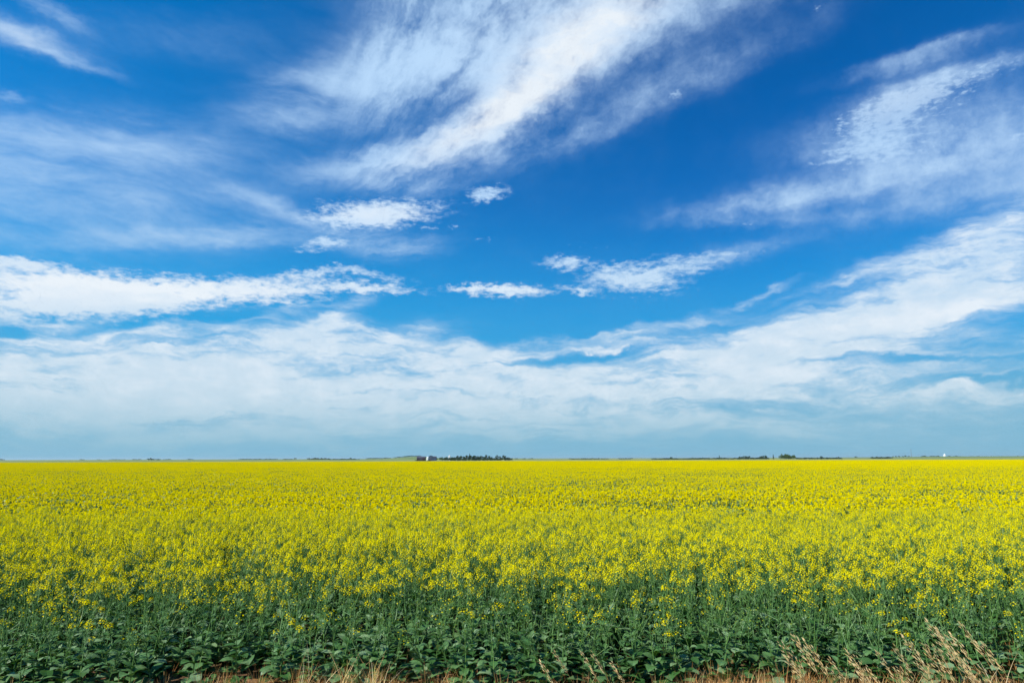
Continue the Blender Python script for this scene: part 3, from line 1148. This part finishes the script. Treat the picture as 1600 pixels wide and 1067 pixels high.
def tree(px, dist, h, w, shape, label, group=None, mat='tree', name='tree'):
    p = at(px, 716, dist)
    z = land(p.x, dist)
    parts = [('crown', rt.choice(CR[mat, shape]))]
    if shape != 'bush':
        parts.append(('trunk', rt.choice(TR)))
    t = place(name, parts, (p.x, dist, z - .02), rt.uniform(0, 6.28), (w, w, h))
    tag(t, label, 'bush' if name == 'bush' else 'tree', group)
    return t


def px_m(n, dist):
    return n * dist / FPX


def row(x0, x1, dist, hpx, n, shape, label, group, mat='tree', jit=.3, name='tree', wpx=None):
    for i in range(n):
        px = x0 + (x1 - x0) * (i + .5) / n + rt.uniform(-.4, .4) * (x1 - x0) / n
        h = px_m(hpx * rt.uniform(1 - jit, 1 + jit), dist)
        w = px_m((wpx or (x1 - x0) / n * 1.7), dist) * rt.uniform(.8, 1.2)
        tree(px, dist * rt.uniform(.98, 1.03), h, w, shape, label, group, mat, name)


# shelter belt in front of the farm
D = 690
row(694, 799, D, 5.4, 34, 'bush', 'low dark bush in the shelterbelt nearest the field', 'bushes of the dark shelterbelt', jit=.2, name='bush', wpx=6)
belt = 'dark tree of the shelterbelt on the horizon left of centre'
for px, hp, wp, sh in [(706, 5.6, 5, 'round'), (712, 6.5, 5, 'round'), (717, 7.4, 6, 'round'), (722, 7.2, 7, 'round'), (728, 8.0, 7, 'round'), (738, 8.2, 8, 'round'), (744, 8, 8, 'round'), (750, 7.4, 7, 'round'),
                       (756, 6.2, 5, 'round'), (767, 5.6, 4, 'round'), (795, 5, 5, 'round')]:
    tree(px, D * rt.uniform(.99, 1.05), px_m(hp * 1.12, D), px_m(wp * 1.6, D), sh, belt, 'trees of the dark shelterbelt')
tree(733.5, D, px_m(10.8, D), px_m(4.5, D), 'spire', 'pointed spruce standing out as the tallest of the dark shelterbelt', None, name='spruce_tree')
tree(761, D, px_m(9.3, D), px_m(11, D), 'round', 'broad rounded tree, the widest crown of the dark shelterbelt')
tree(776.5, D, px_m(9, D), px_m(7, D), 'round', 'first of the three separate tree crowns at the right end of the shelterbelt')
tree(782, D, px_m(8, D), px_m(4.5, D), 'round', 'smallest, middle one of the three separate crowns ending the shelterbelt')
tree(788, D, px_m(9.3, D), px_m(7, D), 'round', 'last and highest of the three separate crowns at the right end of the shelterbelt')
# farmyard at the left end of the belt
row(649, 664, 640, 2.2, 6, 'bush', 'dark low bush before the old barn', 'bushes before the old barn', jit=.2, name='bush')
row(667, 674, 640, 1.8, 2, 'bush', 'dark low bush at the foot of the grain bins', 'bushes at the grain bins', jit=.2, name='bush')
row(677, 700, 900, 5.6, 6, 'round', 'lighter green tree between the grain bins and the dark shelterbelt', 'light green farmyard trees', mat='tree_pale', jit=.15)
row(616, 655, 2150, 1.6, 12, 'bush', 'bush on the crest of the low green hill', 'bushes on the low hill crest', jit=.4, name='bush')
row(802, 836, 1700, 2.2, 6, 'bush', 'pale green bush in the open right of the dark shelterbelt', 'pale bushes right of the shelterbelt', mat='tree_pale', name='bush', wpx=4)
# groves to the left
row(230, 251, 1900, 2.8, 8, 'round', 'small dark tree in the isolated grove on the left horizon', 'trees of the isolated left grove')
tree(236, 1880, px_m(4.4, 1900), px_m(3.6, 1900), 'round', 'highest tree of the isolated grove on the left horizon')
far = 'tiny hazy bush far off on the left horizon'
for x0, x1, n, hp in [(0, 5, 2, 2.4), (126, 131, 2, 1.5), (154, 158, 1, 1.2), (173, 178, 1, 1.2), (183, 196, 3, .9), (207, 221, 5, 1.4), (254, 266, 4, 1.3), (294, 303, 3, 1.5), (375, 398, 7, 1.6), (398, 432, 8, 1.4), (446, 458, 3, 1.4)]:
    row(x0, x1, 3200, hp, n, 'bush', far, 'tiny bushes on the left horizon', name='bush')
tree(461.5, 2600, px_m(3, 2600), px_m(5, 2600), 'round', 'solitary rounded tree on the horizon left of the low hill')
row(481, 516, 2200, 2.8, 12, 'bush', 'bush in the hedgerow left of the low hill', 'bushes of the left hedgerow', name='bush')
row(516, 560, 1800, 1.8, 12, 'bush', 'low bush scattered before the low hill', 'low bushes before the hill', name='bush')
tree(548, 1700, px_m(3.6, 1700), px_m(4, 1700), 'round', 'single dark tree above the low bushes left of the hill')
row(575, 612, 2600, 1.8, 8, 'bush', 'pale distant bush at the foot of the low hill', 'pale bushes at the hill foot', mat='tree_pale', name='bush')
# right horizon
row(890, 949, 1300, 1.9, 20, 'bush', 'bush of the thin dark line right of centre', 'bushes of the thin line right of centre', name='bush')
row(967, 988, 1300, 1.9, 7, 'bush', 'bush in the short line right of the thin dark line', 'bushes of the short line', name='bush')
row(1020, 1080, 950, 2.5, 22, 'bush', 'bush of the long hedgerow leading to the tall right grove', 'bushes of the right hedgerow', name='bush', wpx=5)
row(1036, 1050, 940, 3.8, 4, 'round', 'small tree rising in the right hedgerow', 'small trees in the right hedgerow', wpx=5)
row(1080, 1200, 900, 3.3, 40, 'bush', 'bush of the continuous tree line on the right horizon', 'bushes of the right tree line', name='bush', wpx=5)
tree(1124, 890, px_m(7, 890), px_m(3, 890), 'spire', 'lone pointed tree rising from the right tree line', name='spruce_tree')
row(1155, 1172, 880, 4.8, 4, 'round', 'tree a little higher than the hedge left of the tall grove', 'trees left of the tall grove', wpx=6)
row(1187, 1200, 860, 6.6, 4, 'round', 'tall tree in the loose group left of the large green grove', 'loose tall trees left of the grove', wpx=5, jit=.1)
tree(1208.5, 860, px_m(7.6, 860), px_m(4, 860), 'spire', 'narrow tree standing apart just left of the large green grove', name='spruce_tree')
row(1219, 1241, 850, 7.4, 12, 'round', 'green tree of the large rounded grove on the right horizon', 'trees of the large green grove', mat='tree_pale', jit=.22, wpx=7)
row(1225, 1234, 845, 8.6, 3, 'round', 'one of the highest trees in the middle of the large green grove', 'highest trees of the large green grove', mat='tree_pale', jit=.06, wpx=8)
row(1243, 1316, 900, 3.0, 24, 'bush', 'bush of the low line right of the large green grove', 'bushes right of the grove', name='bush', wpx=5)
tree(1283.5, 890, px_m(5.4, 890), px_m(5, 890), 'round', 'single tree above the low bushes right of the large green grove')
tree(1309, 890, px_m(4, 890), px_m(6, 890), 'round', 'rounded tree ending the low bushes right of the grove')
tree(1338, 2100, px_m(2.8, 2100), px_m(4, 2100), 'bush', 'little bush alone between the two right tree lines', name='bush')
row(1360, 1391, 1200, 3.4, 12, 'bush', 'dark bush of the compact clump left of the mast', 'dark bushes left of the mast', name='bush', wpx=5)
row(1394, 1422, 2200, 2.4, 6, 'bush', 'small bush scattered under the mast', 'small bushes under the mast', name='bush', wpx=3)
row(1440, 1472, 3000, 3.2, 11, 'bush', 'hazy bush between the mast and the white silo', 'hazy bushes left of the white silo', name='bush', wpx=4)
row(1482, 1502, 3000, 3.2, 8, 'bush', 'hazy bush just right of the white silo', 'hazy bushes right of the white silo', name='bush', wpx=4)
row(1508, 1532, 3000, 2.6, 6, 'bush', 'faint bush on the far right slope', 'faint bushes on the far right slope', name='bush', wpx=4)
row(1592, 1600, 2600, 2.4, 3, 'bush', 'bush at the right end of the horizon', 'bushes ending the right horizon', name='bush', wpx=4)


def box(mb, x0, x1, y0, y1, z0, z1, mat):
    p = [(x0, y0), (x1, y0), (x1, y1), (x0, y1)]
    for i in range(4):
        a, b = p[i], p[(i + 1) % 4]
        mb.face([(*a, z0), (*b, z0), (*b, z1), (*a, z1)], mat)
    mb.face([(*q, z1) for q in p], mat)
    mb.face([(*q, z0) for q in reversed(p)], mat)


def lathe(mb, prof, mat, sides=20, cx=0, cy=0):
    mb.grid([[(cx + r * math.cos(k * 2 * math.pi / sides), cy + r * math.sin(k * 2 * math.pi / sides), z) for k in range(sides)] for r, z in prof], mat, True)


# old barn
D2 = 720
p = at(657.5, 716, D2)
barn = empty('barn', (p.x, D2, land(p.x, D2)))
tag(barn, 'old brown barn with a grey gable roof at the left of the farmyard', 'barn')
mb = MB(); box(mb, -4.2, 4.2, 0, 7, 0, 2.9, M['barn_red'])
wall = mb.build('wall', barn)
mb = MB()
mb.face([(-4.5, -.4, 2.85), (4.5, -.4, 2.85), (4.5, 3.5, 4.5), (-4.5, 3.5, 4.5)], M['roof_grey'])
mb.face([(-4.5, 3.5, 4.5), (4.5, 3.5, 4.5), (4.5, 7.4, 2.85), (-4.5, 7.4, 2.85)], M['roof_grey'])
for sx in (-4.2, 4.2):
    mb.face([(sx, 0, 2.9), (sx, 7, 2.9), (sx, 3.5, 4.38)], M['barn_red'])
mb.build('roof', barn)
mb = MB(); box(mb, -1.2, 1.2, -.06, -.003, .02, 2.3, M['roof_grey']); mb.build('door', barn)


def grain_bin(px, dist, r, h, roof, mat, label):
    p = at(px, 716, dist)
    g = empty('grain_bin', (p.x, dist, land(p.x, dist)))
    tag(g, label, 'grain bin')
    mb = MB()
    prof = []
    for i in range(int(h / .4) + 1):
        prof += [(r, i * .4), (r + .03, i * .4 + .2)]
    prof.append((r, h))
    lathe(mb, prof, mat)
    mb.build('wall', g)
    mb = MB(); lathe(mb, [(r + .12, h - .02), (r * .35, h + roof * .8), (.25, h + roof), (.22, h + roof + .2), (0.01, h + roof + .22)], mat)
    mb.build('roof', g)
    mb = MB(); box(mb, -.45, .45, -r - .10, -r - .02, .1, 1.9, mat); mb.build('hatch', g)


grain_bin(668.3, 700, 1.15, 3.5, .7, M['white_paint'], 'small white grain bin between the old barn and the blue grey shed')
grain_bin(702.3, 760, 1.1, 5.0, .7, M['white_paint'], 'white grain bin showing above the left end of the dark shelterbelt')
p = at(673, 716, 715)
shed = empty('shed', (p.x, 715, land(p.x, 715)))
tag(shed, 'tall blue grey farm shed right beside the small white grain bin', 'shed')
mb = MB(); box(mb, -2.1, 2.1, 0, 6, 0, 4.6, M['slate_wall']); mb.build('wall', shed)
mb = MB()
mb.face([(-2.3, -.3, 4.5), (0, -.3, 5.3), (0, 6.3, 5.3), (-2.3, 6.3, 4.5)], M['roof_grey'])
mb.face([(0, -.3, 5.3), (2.3, -.3, 4.5), (2.3, 6.3, 4.5), (0, 6.3, 5.3)], M['roof_grey'])
mb.face([(-2.1, -.003, 4.6), (2.1, -.003, 4.6), (0, -.003, 5.25)], M['slate_wall'])
mb.build('roof', shed)
mb = MB(); box(mb, -1.1, 1.1, -.06, -.003, .02, 3.0, M['roof_grey']); mb.build('door', shed)
p = at(677.5, 716, 740)
low = empty('shed', (p.x, 740, land(p.x, 740)))
tag(low, 'lower dark shed half hidden behind the tall blue grey shed', 'shed')
mb = MB(); box(mb, -2.6, 2.6, 0, 6, 0, 3.6, M['slate_wall']); mb.build('wall', low)
mb = MB()
mb.face([(-2.8, -.3, 3.55), (2.8, -.3, 3.55), (2.8, 3, 4.6), (-2.8, 3, 4.6)], M['roof_grey'])
mb.face([(-2.8, 3, 4.6), (2.8, 3, 4.6), (2.8, 6.3, 3.55), (-2.8, 6.3, 3.55)], M['roof_grey'])
mb.build('roof', low)
# white silo with a cone roof far on the right
p = at(1476.5, 716, 2500)
silo = empty('silo', (p.x, 2500, land(p.x, 2500)))
tag(silo, 'bright white silo with a cone roof on the far right horizon', 'silo')
mb = MB(); lathe(mb, [(4.3, 0), (4.3, 6.0)], M['white_paint'], 24); mb.build('wall', silo)
mb = MB(); lathe(mb, [(4.6, 5.95), (1.2, 9.5), (.9, 10.0), (.9, 11.6), (.05, 12.0)], M['white_paint'], 24); mb.build('roof', silo)


def mast(px, dist, h, w, label):
    p = at(px, 716, dist)
    g = empty('radio_mast', (p.x, dist, land(p.x, dist)))
    tag(g, label, 'mast')
    mb = MB()
    leg = [(w * math.cos(a), w * math.sin(a)) for a in (0, 2.09, 4.19)]
    for q in leg:
        mb.tube([(*q, 0), (*q, h)], [w * .28, w * .28], M['mast'], 4)
    n = int(h / (w * 3))
    for i in range(n):
        a, b = leg[i % 3], leg[(i + 1) % 3]
        mb.tube([(*a, h * i / n), (*b, h * (i + 1) / n)], [w * .15, w * .15], M['mast'], 3)
    mb.build('lattice', g)
    mb = MB(); mb.tube([(0, 0, h), (0, 0, h * 1.08)], [w * .3, w * .2], M['mast'], 4); mb.build('antenna', g)


mast(1424.5, 2300, 25, .75, 'thin lattice radio mast, the tallest thing on the right horizon')
mast(1549, 3000, 11, .6, 'short faint mast on the far right slope')

# ------------------------------------------------------------------ the air over the plain
mb = MB()
m, N = new_mat('thin_air')
pv = N.n.new('ShaderNodeVolumePrincipled')
pv.inputs['Color'].default_value = (.74, .90, .97, 1)
pv.inputs['Density'].default_value = 3.5e-5
pv.inputs['Anisotropy'].default_value = 0.2
o_ = N.n.new('ShaderNodeOutputMaterial')
N.l.new(pv.outputs[0], o_.inputs['Volume'])
box(mb, -25000, 25000, -25000, 25000, -6, 40, m)
haze = mb.build('haze')
tag(haze, kind='stuff')
haze['label'] = 'thin blue haze over the far fields'
